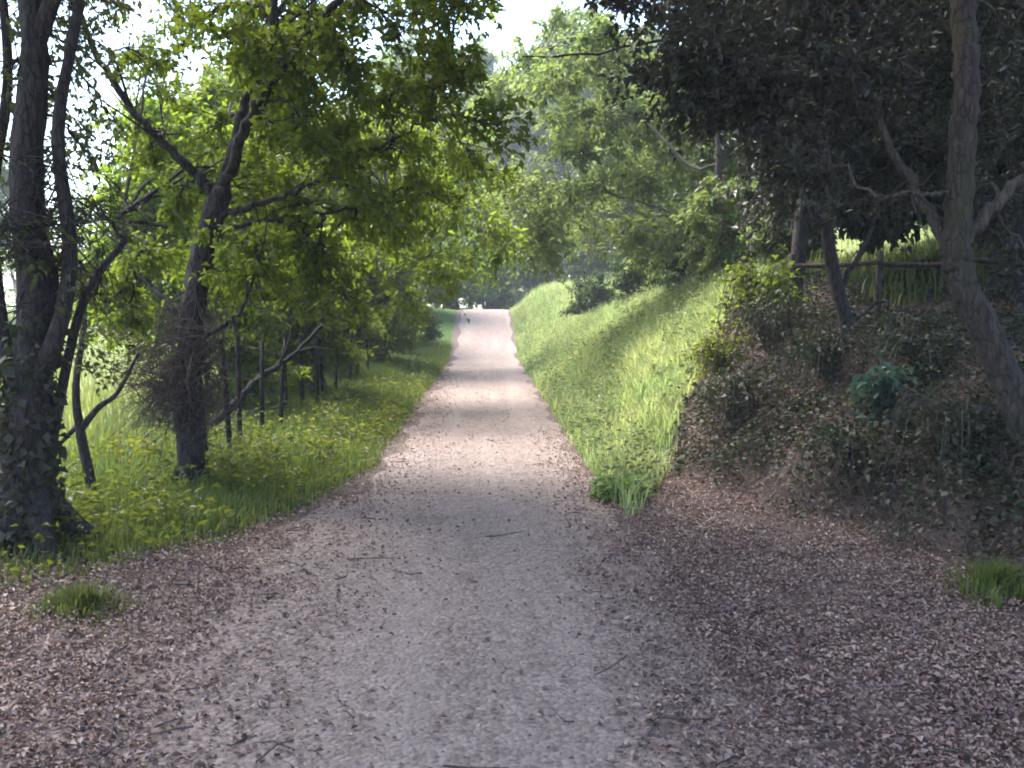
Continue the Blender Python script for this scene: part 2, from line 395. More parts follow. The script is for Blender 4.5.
L.add(np.stack([x, y, ground_z(x, y) + rng.uniform(.014, .04, n) + .022 * np.clip((x - toe(y)) / .3 + .3, 0, 1)], -1), np.stack([np.cos(a), np.sin(a), rng.normal(0, .25, n)], -1), rng.uniform(.012, .026, n) + .022 * rng.random(n) ** 2.5)
o = L.build('leaf_litter', M['litter'], width=.62, up=1.6, fold=.28, droop=.2)
tag(o, 'dry brown dead leaves strewn over the ground and path edges', 'leaf litter', kind='stuff')

W = Wood(); x, y = scatter(520, -3.6, 5, 2.8, 12, litter_d); x2, y2 = scatter(900, 1.4, 5.5, 5, 12, lambda x, y: np.where(x > toe(y), 1, .05) * (grass_r(x, y) < .1)); x = np.concatenate([x, x2]); y = np.concatenate([y, y2])
for i in range(len(x)):
    a = rng.uniform(0, 6.28); l = rng.uniform(.06, .32); d = np.array([math.cos(a), math.sin(a), 0]); b = np.array([x[i], y[i], 0])
    P = np.array([b - d * l / 2, b + rng.normal(0, .02, 3), b + d * l / 2]); P[:, 2] = ground_z(P[:, 0], P[:, 1]) + rng.uniform(.015, .05, 3) * (1 + 2.2 * (x[i] > toe(y[i])))
    W.tube(P, [.005, .004, .002], 4)
tag(W.build('twig_litter', M['twig']), 'thin fallen twigs lying among the dead leaves', 'twig litter', kind='stuff')

# small stones of the path
def pebbles():
    x, y = scatter(42000, -2.2, 1.5, 2.6, 22, lambda x, y: np.where((x > edge_l(y)) & (x < edge_r(y)), .8, .1))
    n = len(x); base = np.array([[1, 0, 0], [-.5, .87, 0], [-.5, -.87, 0], [0, 0, .7], [.3, .2, .6]])
    s = (.004 + .011 * rng.random(n) ** 2)[:, None, None]; a = rng.uniform(0, 6.28, n)
    c, si = np.cos(a), np.sin(a); B = base[None] + rng.normal(0, .15, (n, 5, 3))
    V = np.stack([B[..., 0] * c[:, None] - B[..., 1] * si[:, None], B[..., 0] * si[:, None] + B[..., 1] * c[:, None], B[..., 2]], -1) * s
    V += np.stack([x, y, ground_z(x, y) + .012], -1)[:, None]
    b = np.arange(n)[:, None] * 5
    T = np.concatenate([b + [t] for t in ([0, 1, 4], [1, 3, 4], [1, 2, 3], [2, 0, 3], [0, 4, 3])])
    return make_mesh('gravel', V.reshape(-1, 3), [T], M['path'])
tag(pebbles(), 'fine loose gravel scattered over the path surface', 'gravel', kind='stuff')

# ------------------------------------------------------------------ trees
def arm(W, P, r0, r1, n=6, sides=6, rough=0.0, jit=0.0):
    S = spline(P, n)
    if jit:
        j = rng.normal(0, jit, S.shape); j[0] = 0; S = S + j
    W.tube(S, np.linspace(r0, r1, len(S)), sides, rough)
    return S
def spray(W, L, c, rad, src, twigs=18, per=26, leaf=.07, r=.012, sq=.75, tw=True, spread=1.0):
    """a leafy bough: a branch from the nearest wood to c, twigs through the ball round c, leaves on the twigs"""
    c = np.asarray(c, float); i = np.argmin(np.linalg.norm(src - c, axis=1)); s = src[i]
    d = np.linalg.norm(c - s)
    mid = (s + c) / 2 + rng.normal(0, .1, 3) * d * .7 + np.array([0, 0, .12 * d])
    B = arm(W, [s, mid, c], max(r, min(.012 * d, .02)), r * .6, 5, 5, 0, .015)
    tgt = c + rand_unit(twigs) * rad * (rng.random((twigs, 1)) ** .45) * np.array([1, 1, sq])
    st = B[rng.integers(len(B) // 2, len(B), twigs)]
    k = 5; t = np.linspace(0, 1, k)[None, :, None]
    bend = rng.normal(0, .12, (twigs, 1, 3)) * rad
    pts = st[:, None] * (1 - t) + tgt[:, None] * t + bend * t * (1 - t) * 4
    pts[:, :, 2] -= (.12 * rad * t[..., 0] ** 2)
    if tw:
        for j in range(twigs): W.tube(pts[j], np.linspace(r * .5, r * .15, k), 3, 0, False)
    u = rng.uniform(.25, 1.05, (twigs, per)) * (k - 1)
    i0 = np.clip(u.astype(int), 0, k - 2); f = (u - i0)[..., None]
    ar = np.arange(twigs)[:, None]
    Pp = pts[ar, i0] * (1 - f) + pts[ar, i0 + 1] * f
    ax = unit(pts[:, -1] - pts[:, 0])[:, None]
    D = unit(ax * .6 + rng.normal(0, .7, (twigs, per, 3)) + np.array([0, 0, -.25]))
    Pp = Pp + rng.normal(0, leaf * .35 * spread, Pp.shape)
    L.add(Pp.reshape(-1, 3), D.reshape(-1, 3), leaf * rng.uniform(.4, 1.45, twigs * per))

def dead_twigs(W, c, rad, src, n=30, r=.006):
    c = np.asarray(c, float)
    for _ in range(n):
        t = c + rand_unit(1)[0] * rad * rng.random() ** .4
        s = src[np.argmin(np.linalg.norm(src - (c + rng.normal(0, rad * .5, 3)), axis=1))]
        m_ = (s + t) / 2 + rng.normal(0, .2, 3) * rad
        P = arm(W, [s, m_, t], r, r * .3, 4, 3)
        for q in range(2):
            e = P[-1] + rng.normal(0, .3, 3) * rad
            W.tube(np.array([P[len(P) // 2 + q], (P[-2] + e) / 2, e]), [r * .5, r * .4, r * .2], 3, 0, False)

def on_ground(p): p = np.array(p, float); p[2] = float(ground_z(p[0], p[1])); return p

# ---- 1. dark ivy-clad tree at the left edge
bA = on_ground((-2.78, 6.15, 0)); D = 6.15
tA = empty('ivy_clad_tree', bA, 'dark thick ivy-clad tree at the left edge, nearest to the camera', 'tree')
W = Wood(); src = []
S1 = arm(W, [bA + [-.05, 0, -.15], at(26, 500, D), at(28, 410, D), at(38, 300, D + .05), at(26, 180, D + .1), at(34, 40, D + .2), at(20, -140, D + .3), at(50, -420, D + .2)], .165, .05, 9, 12, .14)
src.append(S1)
for ang in (0.4, 1.6, 2.7, 3.9, 5.3):   # root flare
    d = np.array([math.cos(ang), math.sin(ang), 0])
    e = on_ground(bA + d * .42); e[2] -= .06
    arm(W, [bA + [0, 0, .35], bA + d * .17 + [0, 0, .16], e], .11, .05, 4, 7, .1)
W.build('trunk', M['bark_dark'], tA, bA)
for P, r in (([at(34, 380, D), at(58, 330, D - .1), at(70, 250, D), at(58, 130, D), at(78, 10, D + .2), at(110, -200, D + .3)], .06),
             ([at(20, 420, D), at(2, 330, D + .1), at(-8, 200, D + .2), at(8, 60, D + .3), at(-20, -160, D + .3)], .055),
             ([at(45, 500, D + .1), at(56, 420, D + .2), at(84, 300, D + .3), at(125, 240, D + .6)], .045),
             ([at(30, 60, D + .2), at(90, -90, D + .1), at(190, -260, D - .2), at(330, -400, D - .4)], .06)):
    w = Wood(); src.append(arm(w, P, r, r * .45, 8, 8, .08)); w.build('limb', M['bark_dark'], tA, bA)
src = np.vstack(src)
W = Wood(); L = Leaves()
for px, py, d, r in ((15, 60, 6.3, .45), (75, 30, 6.6, .4), (40, 160, 6.4, .5), (85, 200, 6.6, .5), (5, 230, 6.1, .5), (60, 270, 6.2, .45), (30, 330, 6.5, .4), (95, 300, 6.9, .4), (-40, 120, 6.4, .6), (95, 60, 7.2, .45), (115, 120, 7.6, .4), (60, 100, 7.0, .35), (110, 15, 7.2, .45), (20, 10, 6.8, .45), (85, 150, 7.4, .35)):
    spray(W, L, at(px, py, d), r, src, 14, 14, .055)
dead_twigs(W, at(45, 230, 6.1), .6, src, 70, .007)
WA = W
L.build('crown', M['leaf_olive'], tA, bA)
L = Leaves()
for S_, hi in ((S1, 26),):
    for _ in range(1700):
        i = rng.integers(0, hi); L.add((S_[i] + rand_unit(1)[0] * (.23 - .003 * i) * np.array([1, 1, .6]))[None], rand_unit(1) + [[0, 0, -.6]], rng.uniform(.04, .085, 1))
L.build('ivy', M['leaf_ivy'], tA, bA, width=.8)
L = Leaves(); W = Wood()      # unseen upper crown, spread over the path to shade the foreground
for _ in range(100):
    c = np.array([rng.uniform(-6.0, 1.0), rng.uniform(1.5, 8.8), rng.uniform(5.3, 8.2)])
    spray(W, L, c, rng.uniform(.8, 1.15), src, 16, 22, .14, .02)
WA.V += W.V; WA.Q += [q + WA.n for q in W.Q]; WA.T += [q + WA.n for q in W.T]; WA.n += W.n
WA.build('branchwork', M['bark_dark'], tA, bA)
L.build('crown', M['leaf_mid'], tA, bA)

# ---- 2. forked tree left of the path
bB = on_ground((-2.47, 8.3, 0)); D = 8.3
tB = empty('forked_tree', bB, 'gnarled dark tree forking into spread limbs beside the wire fence, left of the path', 'tree')
W = Wood()
SB = arm(W, [bB + [0, 0, -.15], at(191, 470, D), at(188, 400, D), at(190, 340, D), at(197, 280, D), at(208, 230, D), at(222, 190, D)], .115, .085, 10, 16, .2)
for ang in (0.2, 1.9, 3.2, 4.6):
    d = np.array([math.cos(ang), math.sin(ang), 0]); e = on_ground(bB + d * .3); e[2] -= .05
    arm(W, [bB + [0, 0, .25], bB + d * .12 + [0, 0, .1], e], .07, .03, 4, 7, .1)
for _ in range(9):     # burls
    c = at(rng.uniform(172, 204), rng.uniform(330, 400), D + rng.uniform(-.12, .05))
    s = SB[np.argmin(np.linalg.norm(SB - c, axis=1))]
    arm(W, [s, (s + c) / 2, c], .10, .05, 3, 8, .15)
W.build('trunk', M['bark_dark'], tB, bB)
src = [SB]
limbs = (([at(220, 195, D), at(200, 178, D), at(165, 145, D - .1), at(125, 100, D - .2), at(85, 30, D - .3), at(55, -80, D - .3)], .05),
         ([at(222, 195, D), at(232, 150, D), at(246, 105, D + .1), at(272, 45, D + .1), at(275, -60, D), at(300, -260, D - .3)], .055),
         ([at(224, 185, D), at(248, 125, D - .2), at(275, 78, D - .3), at(330, 10, D - .5), at(400, -80, D - .8), at(470, -200, D - 1)], .05),
         ([at(212, 220, D), at(255, 205, D - .1), at(310, 185, D), at(372, 150, D + .2), at(430, 120, D + .4)], .032),
         ([at(205, 250, D), at(225, 230, D), at(300, 215, D + .3), at(390, 205, D + .8)], .025),
         ([at(190, 345, D), at(215, 330, D - .2), at(240, 310, D - .4), at(258, 270, D - .5)], .025),
         ([at(192, 330, D), at(165, 300, D + .2), at(140, 270, D + .5), at(120, 215, D + .8)], .03))
for P, r in limbs:
    w = Wood(); S = arm(w, P, r, r * .35, 8, 8, .09, .012); src.append(S)
    for _ in range(5):
        i = rng.integers(len(S) // 3, len(S)); e = S[i] + rng.normal(0, .35, 3) + unit(S[-1] - S[0]) * .4
        arm(w, [S[i], (S[i] + e) / 2 + rng.normal(0, .06, 3), e], r * .3, r * .08, 4, 5)
    w.build('limb', M['bark_dark'], tB, bB)
src = np.vstack(src)
W = Wood(); dead_twigs(W, at(182, 385, D - .1), .5, src, 170, .007); dead_twigs(W, at(195, 330, D), .4, src, 90, .006); dead_twigs(W, at(210, 415, D), .35, src, 40, .006); dead_twigs(W, at(150, 385, D), .36, src, 80, .006)
W.build('twig_tangle', M['twig'], tB, bB)
W = Wood(); L = Leaves()
for px, py, d, r in ((300, 40, 8.6, .6), (350, 70, 8.4, .5), (250, 20, 8.8, .5), (400, 40, 8.0, .6), (440, 90, 8.4, .45), (330, 130, 8.6, .45),
                     (390, 150, 8.8, .45), (300, 100, 8.9, .4), (420, 190, 9.2, .4), (350, 210, 9.0, .5), (290, 230, 8.6, .45), (250, 270, 8.0, .4), (310, 265, 8.8, .4),
                     (160, 60, 8.8, .45), (190, 20, 8.9, .5), (150, 150, 8.7, .35), (150, 250, 8.9, .45), (170, 210, 8.6, .3), (130, 330, 9.0, .35), (120, 290, 9.0, .35),
                     (470, 60, 8.2, .4), (465, 20, 7.8, .45), (360, 10, 8.2, .5)):
    spray(W, L, at(px, py, d), r, src, 17, 24, .068)
for _ in range(62):
    px, py, d = rng.uniform(215, 505), rng.uniform(-60, 300), rng.uniform(7.4, 11.5)
    if px > 430 and py > 190: continue
    spray(W, L, at(px, py, d), rng.uniform(.35, .6), src, 17, 24, .07)
for _ in range(9):
    px, py, d = rng.uniform(105, 235), rng.uniform(-40, 330), rng.uniform(8.6, 11)
    spray(W, L, at(px, py, d), rng.uniform(.3, .5), src, 14, 22, .07)
L.build('crown', M['leaf_lime'], tB, bB); L = Leaves()
for _ in range(42):  # unseen boughs above the view, placed to shade the near path
    c = np.array([rng.uniform(-6.0, .9), rng.uniform(7.0, 12.6), rng.uniform(5.4, 8.4)])
    spray(W, L, c, rng.uniform(.75, 1.1), src, 16, 22, .14, .02)
W.build('branchwork', M['bark_dark'], tB, bB); L.build('crown', M['leaf_mid'], tB, bB)

# ---- 3. leaning sapling between the two
b = on_ground(at(93, 514, 7.5)); D = 7.5
t3 = empty('leaning_sapling', b, 'thin dark forked sapling leaning between the two big left trees', 'tree')
W = Wood(); S = arm(W, [b - [0, 0, .1], at(90, 480, D), at(80, 430, D), at(76, 385, D), at(84, 320, D + .2), at(80, 260, D + .3)], .05, .015, 7, 8, .08)
S2 = arm(W, [at(79, 432, D), at(98, 408, D), at(118, 392, D + .1), at(140, 350, D + .2)], .03, .01, 6, 6)
S3 = arm(W, [at(78, 425, D), at(62, 442, D), at(48, 460, D + .1)], .022, .01, 4, 6)
W.build('trunk', M['bark_dark'], t3, b)
W = Wood(); L = Leaves(); s_ = np.vstack([S, S2])
for px, py, d in ((85, 340, 7.6), (110, 370, 7.7), (75, 290, 7.8), (130, 345, 7.7)): spray(W, L, at(px, py, d), .3, s_, 10, 10, .05, .006)
W.build('branchwork', M['bark_dark'], t3, b); L.build('crown', M['leaf_olive'], t3, b)

# ---- 4. leaning pale trunk on the right, at the frame edge
D = 6.6
bR = on_ground(at(1062, 470, D))
tR = empty('leaning_tree', bR, 'pale grey-barked tree leaning left over the litter slope at the right edge', 'tree')
W = Wood()
SR = arm(W, [bR + [.05, 0, -.2], at(1040, 460, D), at(1012, 395, D), at(985, 330, D), at(962, 285, D), at(957, 240, D), at(962, 150, D), at(966, 60, D), at(962, -30, D + .1), at(975, -220, D + .2), at(960, -450, D + .3)], .112, .068, 12, 16, .08, .006)
W.build('trunk', M['bark_grey'], tR, bR)
src = [SR]
for P, r in (([at(962, 275, D), at(945, 240, D + .1), at(915, 190, D + .3), at(880, 120, D + .5), at(860, 20, D + .7), at(820, -140, D + .8)], .045),
             ([at(962, 240, D), at(1000, 200, D), at(1060, 140, D), at(1130, 20, D)], .05),
             ([at(958, 190, D), at(930, 195, D - .1), at(905, 193, D - .2), at(880, 200, D - .3)], .018),
             ([at(962, -30, D), at(880, -120, D - .3), at(760, -200, D - .6), at(640, -260, D - .8), at(520, -330, D - .8)], .05)):
    w = Wood(); S = arm(w, P, r, r * .4, 8, 8, .08, .012); src.append(S)
    for _ in range(4):
        i = rng.integers(len(S) // 3, len(S)); e = S[i] + rng.normal(0, .3, 3)
        arm(w, [S[i], (S[i] + e) / 2 + rng.normal(0, .05, 3), e], r * .3, r * .08, 4, 5)
    w.build('limb', M['bark_brown'], tR, bR)
src = np.vstack(src)
W = Wood(); L = Leaves()
for px, py, d, r in ((740, 60, 6.8, .55), (680, 30, 6.9, .5), (800, 30, 7, .55), (860, 60, 7.1, .5), (900, 20, 6.9, .5), (820, 110, 7.2, .5), (900, 130, 7.2, .45), (1010, 40, 7.1, .55), (1015, 130, 7.0, .5), (1000, 220, 7.2, .45), (1040, 280, 7.1, .5),
                     (620, 10, 6.9, .4), (720, 0, 6.7, .5), (860, 190, 7.3, .35)):
    spray(W, L, at(px, py, d), r, src, 17, 22, .06)
for _ in range(34):
    px, py, d = rng.uniform(660, 1060), rng.uniform(-60, 190), rng.uniform(6.6, 8.2)
    if py > 120 and px < 760: continue
    if 930 < px < 1000 and d < 7.0: d += .6
    spray(W, L, at(px, py, d), rng.uniform(.4, .6), src, 18, 24, .065)
for _ in range(75):  # unseen high boughs, added to keep the foreground and slope in shade
    c = np.array([rng.uniform(-1.5, 6.5), rng.uniform(2.5, 11.2), rng.uniform(5.0, 8.2)])
    spray(W, L, c, rng.uniform(.8, 1.1), src, 16, 22, .14, .02)
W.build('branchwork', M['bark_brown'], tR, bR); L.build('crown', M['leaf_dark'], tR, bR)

def fill(n, x0, x1, y0, y1, d0, d1, r0, r1, keep=lambda x, y: True):
    out = []
    while len(out) < n:
        px, py, d = rng.uniform(x0, x1), rng.uniform(y0, y1), rng.uniform(d0, d1)
        if keep(px, py): out.append((at(px, py, d), rng.uniform(r0, r1)))
    return out
# ---- 5. dark trees on the right-hand bank behind it
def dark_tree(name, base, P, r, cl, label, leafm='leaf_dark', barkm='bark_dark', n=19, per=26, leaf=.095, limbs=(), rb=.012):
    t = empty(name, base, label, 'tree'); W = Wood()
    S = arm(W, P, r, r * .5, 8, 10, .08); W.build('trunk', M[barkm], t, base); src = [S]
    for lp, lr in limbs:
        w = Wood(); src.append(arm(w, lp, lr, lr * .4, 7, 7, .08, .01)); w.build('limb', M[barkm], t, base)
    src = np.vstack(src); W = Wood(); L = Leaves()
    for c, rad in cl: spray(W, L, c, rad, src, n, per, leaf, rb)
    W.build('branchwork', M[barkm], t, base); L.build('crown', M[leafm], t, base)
    return t
D = 9.6; b = on_ground(at(850, 350, D))
cl = [(at(rng.uniform(720, 930), rng.uniform(-80, 170), D + rng.uniform(-.7, 1.2)), rng.uniform(.5, .75)) for _ in range(34)]
dark_tree('slender_tree', b, [b - [0, 0, .2], at(848, 330, D), at(838, 290, D), at(828, 240, D), at(826, 170, D), at(815, 80, D), at(822, -60, D + .2), at(800, -250, D)], .075, cl,
          'slim dark trunk rising from the bank top, just left of the wooden fence',
          limbs=[([at(829, 240, D), at(800, 190, D), at(770, 120, D), at(730, 60, D)], .03), ([at(838, 290, D), at(862, 250, D), at(880, 200, D + .2), at(905, 90, D + .4)], .03), ([at(846, 330, D), at(885, 300, D), at(893, 350, D - .3)], .022)])
D = 10.2; b = on_ground(at(1030, 330, D))
cl = [(at(rng.uniform(930, 1120), rng.uniform(-120, 300), D + rng.uniform(-.8, 1.2)), rng.uniform(.55, .8)) for _ in range(44)]
cl = [c for c in cl if not (c[0][0] < 5.55 and c[0][2] < 3.2)]
dark_tree('shade_tree', b, [b - [0, 0, .2], at(1030, 280, D), at(1022, 180, D), at(1030, 60, D), at(1015, -200, D)], .14, cl,
          'dense dark tree closing off the view behind the leaning pale trunk', limbs=[([at(1022, 190, D), at(990, 120, D), at(960, 20, D)], .05)])
D = 13; b = on_ground(at(955, 330, D))
cl = [(at(rng.uniform(760, 1060), rng.uniform(-130, 215), D + rng.uniform(-1, 1.5)), rng.uniform(.7, 1.0)) for _ in range(70)]
cl = [c for c in cl if c[0][2] > 3.35 or not 4.2 < c[0][0] < 6.6] + fill(16, 780, 955, 150, 228, 12.5, 14, .45, .65)
dark_tree('shade_tree', b, [b - [0, 0, .2], at(950, 240, D), at(940, 100, D), at(955, -150, D)], .15, cl,
          'broad dark tree filling the gap behind the slim trunk and the wooden fence', n=20, per=26, leaf=.125, limbs=[([at(945, 200, D), at(880, 120, D), at(800, 30, D)], .06)])
D = 12; b = on_ground(at(790, 330, D))
cl = [(at(rng.uniform(650, 830), rng.uniform(-140, 60), D + rng.uniform(-1.2, .8)), rng.uniform(.6, .9)) for _ in range(36)]
dark_tree('overhanging_tree', b, [b - [0, 0, .2], at(800, 240, D), at(808, 130, D), at(790, 20, D), at(770, -200, D)], .10, cl,
          'dark tree whose boughs overhang the sunny bank at the top of the view', n=18, per=24, leaf=.11,
          limbs=[([at(806, 120, D), at(740, 70, D), at(680, 40, D), at(600, 52, D - .3), at(520, 58, D - .4)], .03), ([at(795, 40, D), at(730, -30, D), at(660, -80, D)], .04)])

b = on_ground((4.1, 16.2, 0)); D = 16.2
cl = fill(44, 505, 735, 95, 262, 16.5, 21, .5, .9, lambda x, y: y < 275 - (x - 500) * .12 and y > 150 - (x - 505) * .45) + fill(10, 520, 690, 60, 130, 16.5, 20, .4, .7) + fill(16, 640, 785, 190, 258, 14.3, 17, .35, .6) + fill(10, 500, 560, 180, 262, 17, 21, .5, .8) + fill(20, 490, 640, 15, 125, 16, 20, .45, .75)
dark_tree('arching_tree', b, [b - [0, 0, .2], b + [-.1, 0, .7], b + [-.3, .1, 1.5], b + [-.35, 0, 2.4], b + [-.6, .1, 3.6]], .09, cl,
          'bright green tree arching from the bank top out over the sunny grass and path', 'leaf_fresh', 'bark_brown', n=16, per=24, leaf=.105, rb=.006,
          limbs=[([b + [-.2, 0, 1.2], at(705, 225, D), at(650, 205, D + .8), at(590, 190, D + 1.8), at(530, 195, D + 2.6)], .03), ([b + [-.3, 0, 2.0], at(690, 165, D + .5), at(640, 120, D + 1.5), at(590, 115, D + 2.5)], .03), ([b + [-.35, 0, 2.4], at(680, 110, D + .3), at(630, 60, D + 1), at(560, 45, D + 2)], .03), ([b + [-.2, 0, 1.0], at(690, 240, D + 1), at(620, 235, D + 2)], .03)])
b = on_ground((-3.3, 15.2, 0)); D = 15.2
cl = fill(44, 300, 505, 110, 315, 12.5, 18, .45, .75, lambda x, y: y < 325 - max(0, x - 400) * .75)
dark_tree('arching_tree', b, [b - [0, 0, .2], b + [.05, 0, .9], b + [.2, .1, 1.8], b + [.3, 0, 2.8], b + [.5, .1, 3.9]], .08, cl,
          'yellow-green tree on the left leaning its thin boughs toward the path', 'leaf_lime', 'bark_brown', n=15, per=22, leaf=.095,
          limbs=[([b + [.15, 0, 1.5], at(330, 235, D), at(400, 200, D), at(470, 195, D)], .035), ([b + [.25, 0, 2.4], at(350, 160, D), at(430, 140, D), at(495, 150, D)], .035), ([b + [.1, 0, 1.0], at(320, 290, D), at(380, 275, D), at(430, 270, D + 1)], .03)])
b = on_ground((-3.0, 25, 0)); D = 25
cl = fill(26, 395, 520, 130, 285, 22, 29, .7, 1.1, lambda x, y: y < 300 - max(0, x - 440) * .6)
dark_tree('arching_tree', b, [b - [0, 0, .2], b + [.1, 0, 1.5], b + [.3, .1, 3], b + [.5, 0, 5]], .1, cl,
          'far pale-leaved tree on the left arching over the foot of the path rise', 'leaf_fresh', 'bark_brown', n=15, per=22, leaf=.15,
          limbs=[([b + [.3, 0, 2.6], at(420, 200, D), at(480, 185, D), at(515, 200, D)], .045)])

# ------------------------------------------------------------------ generic trees, bushes: prototypes with relative shapes
def proto_tree(name, H, crown_z, rad, ncl, n, per, leaf, leafm, barkm, lean=0.0, crad=(.7, 1.1), r=.12, stems=1):
    t = empty(name, (0, 0, 0), 'x', 'tree'); W = Wood(); src = []
    for s in range(stems):
        o = np.array([rng.normal(0, .15 * (stems > 1)), rng.normal(0, .15 * (stems > 1)), 0])
        top = np.array([rng.normal(0, .25) * rad + lean, rng.normal(0, .25) * rad, H * .92])
        S = arm(W, [o - [0, 0, .3], o + top * .25 + rng.normal(0, .08, 3), o + top * .55 + rng.normal(0, .2, 3), top], r / stems ** .5, r * .2, 6, 8, .08); src.append(S)
    S0 = np.vstack(src)
    for _ in range(7):
        i = rng.integers(len(S) // 4, len(S) - 2); a = rng.uniform(0, 6.28); l = rad * rng.uniform(.5, .9)
        e = S0[i] + np.array([math.cos(a) * l, math.sin(a) * l, l * rng.uniform(.2, .9)])
        src.append(arm(W, [S0[i], (S0[i] + e) / 2 + rng.normal(0, .12, 3), e], r * .35, r * .1, 5, 6, .06))
    src = np.vstack(src); L = Leaves()
    for _ in range(ncl):
        d = rand_unit(1)[0] * rng.random() ** .4
        c = np.array([d[0] * rad, d[1] * rad, crown_z + (d[2] * .5 + .5) * (H - crown_z)])
        shrink = 1 - .55 * max(0, (c[2] - crown_z) / (H - crown_z) - .35) / .65
        c[:2] *= shrink; c[0] += lean * c[2] / H
        spray(W, L, c, rng.uniform(*crad), src, n, per, leaf, .012, .7, True)
    W.build('trunk', M[barkm], t); L.build('crown', M[leafm], t)
    return t
used = set()
def put(proto, x, y, s, label, rz=None, group=None, cat='tree', sz=None, sink=.0):
    if proto.name in used: t = copy_tree(proto)
    else: t = proto; used.add(proto.name)
    t.location = (x, y, float(ground_z(x, y)) - sink); t.rotation_euler = (0, 0, rng.uniform(0, 6.28) if rz is None else rz)
    t.scale = (s, s, sz or s); tag(t, label, cat, group)
    return t
lime = proto_tree('young_tree', 5.2, .8, 1.7, 62, 18, 26, .105, 'leaf_lime', 'bark_brown', stems=2, crad=(.5, .8), r=.09)
mid = proto_tree('broadleaf_tree', 8.5, 1.6, 2.6, 85, 20, 26, .17, 'leaf_mid', 'bark_brown', crad=(.75, 1.15), r=.16)
deep = proto_tree('broadleaf_tree', 9.5, 1.2, 2.7, 88, 20, 26, .175, 'leaf_deep', 'bark_dark', crad=(.75, 1.2), r=.17)
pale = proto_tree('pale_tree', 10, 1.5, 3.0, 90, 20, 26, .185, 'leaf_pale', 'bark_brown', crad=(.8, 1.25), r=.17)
bush_l = proto_tree('leafy_bush', 1.7, .1, .75, 32, 16, 22, .08, 'leaf_lime', 'bark_brown', stems=3, crad=(.3, .45), r=.04)
bush_d = proto_tree('leafy_bush', 1.9, .05, .95, 38, 16, 22, .085, 'leaf_deep', 'bark_dark', stems=3, crad=(.32, .5), r=.05)
GL = 'trees along the left side of the path'; GRR = 'trees on top of the right bank'; GF = 'pale distant trees closing the path'; GM = 'trees across the left meadow'
# left row
put(lime, -4.3, 14.4, .95, 'young lime-green tree in the meadow, directly behind the forked tree', group=GL)
put(lime, -4.5, 17.0, 1.2, 'young lime-green tree standing behind the leaning dead branch', group=GL)
put(mid, -5.2, 22.0, .85, 'mid-green tree rising behind the lime-green bushes on the left', group=GL)
put(lime, -3.5, 25.5, 1.35, 'last and farthest of the young lime-green trees on the left', group=GL)
put(mid, -4.0, 32.5, .95, 'mid-green tree left of the path where the path starts to climb', group=GL)
put(deep, -3.4, 40.5, .95, 'deep green tree beside the top of the path rise, left side', group=GL)
# fence bushes
GB = 'lime-green bushes along the left fence'
for i, (x, y, s, lab) in enumerate(((-3.35, 13.4, 1.06, 'lime-green bush behind the fence, nearest the dead branch'),
                                    (-3.1, 16.2, 1.25, 'rounded lime-green bush, second along the left fence'),
                                    (-2.9, 19.6, 1.19, 'lime-green bush midway along the far part of the left fence'),
                                    (-2.75, 23.5, 1.31, 'lime-green bush leaning toward the sunlit stretch of path'),
                                    (-2.45, 28.5, 1.12, 'lime-green bush at the foot of the path rise, left side'))):
    put(bush_l, x, y, s, lab, group=GB, cat='bush')
put(bush_d, -2.3, 33.5, .8, 'deep green bush on the left edge of the rising path', cat='bush')
# right bank
put(bush_d, 4.6, 15.2, .9, 'dark green bush at the near top corner of the sunny bank', cat='bush')
put(bush_d, 4.1, 19.2, .85, 'dark green bush on the bank top behind the pale grass', cat='bush')
put(bush_d, 3.7, 23.6, .85, 'dark green bush halfway along the top of the bank', cat='bush')
put(bush_d, 3.0, 28.2, .8, 'dark green bush where the bank dips before the rise', cat='bush')
put(deep, 6.6, 16.8, .7, 'deep green tree on the bank directly above the pale grass', group=GRR)
put(mid, 5.6, 21.5, .72, 'mid-green tree on the bank top behind the first dark bush', group=GRR)
put(deep, 5.9, 27.5, .75, 'deep green tree midway along the bank top', group=GRR)
put(mid, 4.9, 34, .75, 'mid-green tree right of the rising path', group=GRR)
put(pale, 5.6, 42, .85, 'pale green tree on the right at the top of the rise', group=GRR)
put(deep, 13, 33, .9, 'deep green tree in the far field behind the wooden fence', group=GRR)
put(mid, 18, 38, 1.0, 'mid-green tree farthest off in the field behind the wooden fence', group=GRR)
# centre, far
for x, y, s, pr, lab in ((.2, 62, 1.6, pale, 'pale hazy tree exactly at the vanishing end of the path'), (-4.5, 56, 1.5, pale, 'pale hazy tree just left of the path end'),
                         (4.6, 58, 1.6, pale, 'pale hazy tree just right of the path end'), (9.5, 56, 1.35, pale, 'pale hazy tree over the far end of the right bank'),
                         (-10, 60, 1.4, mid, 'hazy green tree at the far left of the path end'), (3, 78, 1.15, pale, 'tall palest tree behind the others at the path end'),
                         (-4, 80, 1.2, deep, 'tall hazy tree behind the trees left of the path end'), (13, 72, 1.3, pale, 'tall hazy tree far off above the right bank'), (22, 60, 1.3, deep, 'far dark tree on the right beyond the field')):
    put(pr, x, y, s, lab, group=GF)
for x, y, s, pr, lab in ((-21, 40, 1.0, pale, 'pale tree at the far side of the meadow, right of the ivy-clad trunk'),
                         (-27, 43, 1.1, deep, 'deep green tree at the meadow edge, behind the ivy-clad trunk'), (-11, 40, .9, mid, 'mid-green meadow tree seen behind the forked trunk'), (-33, 50, 1.2, mid, 'green tree at the far left edge of the meadow')):
    put(pr, x, y, s, lab, group=GM)
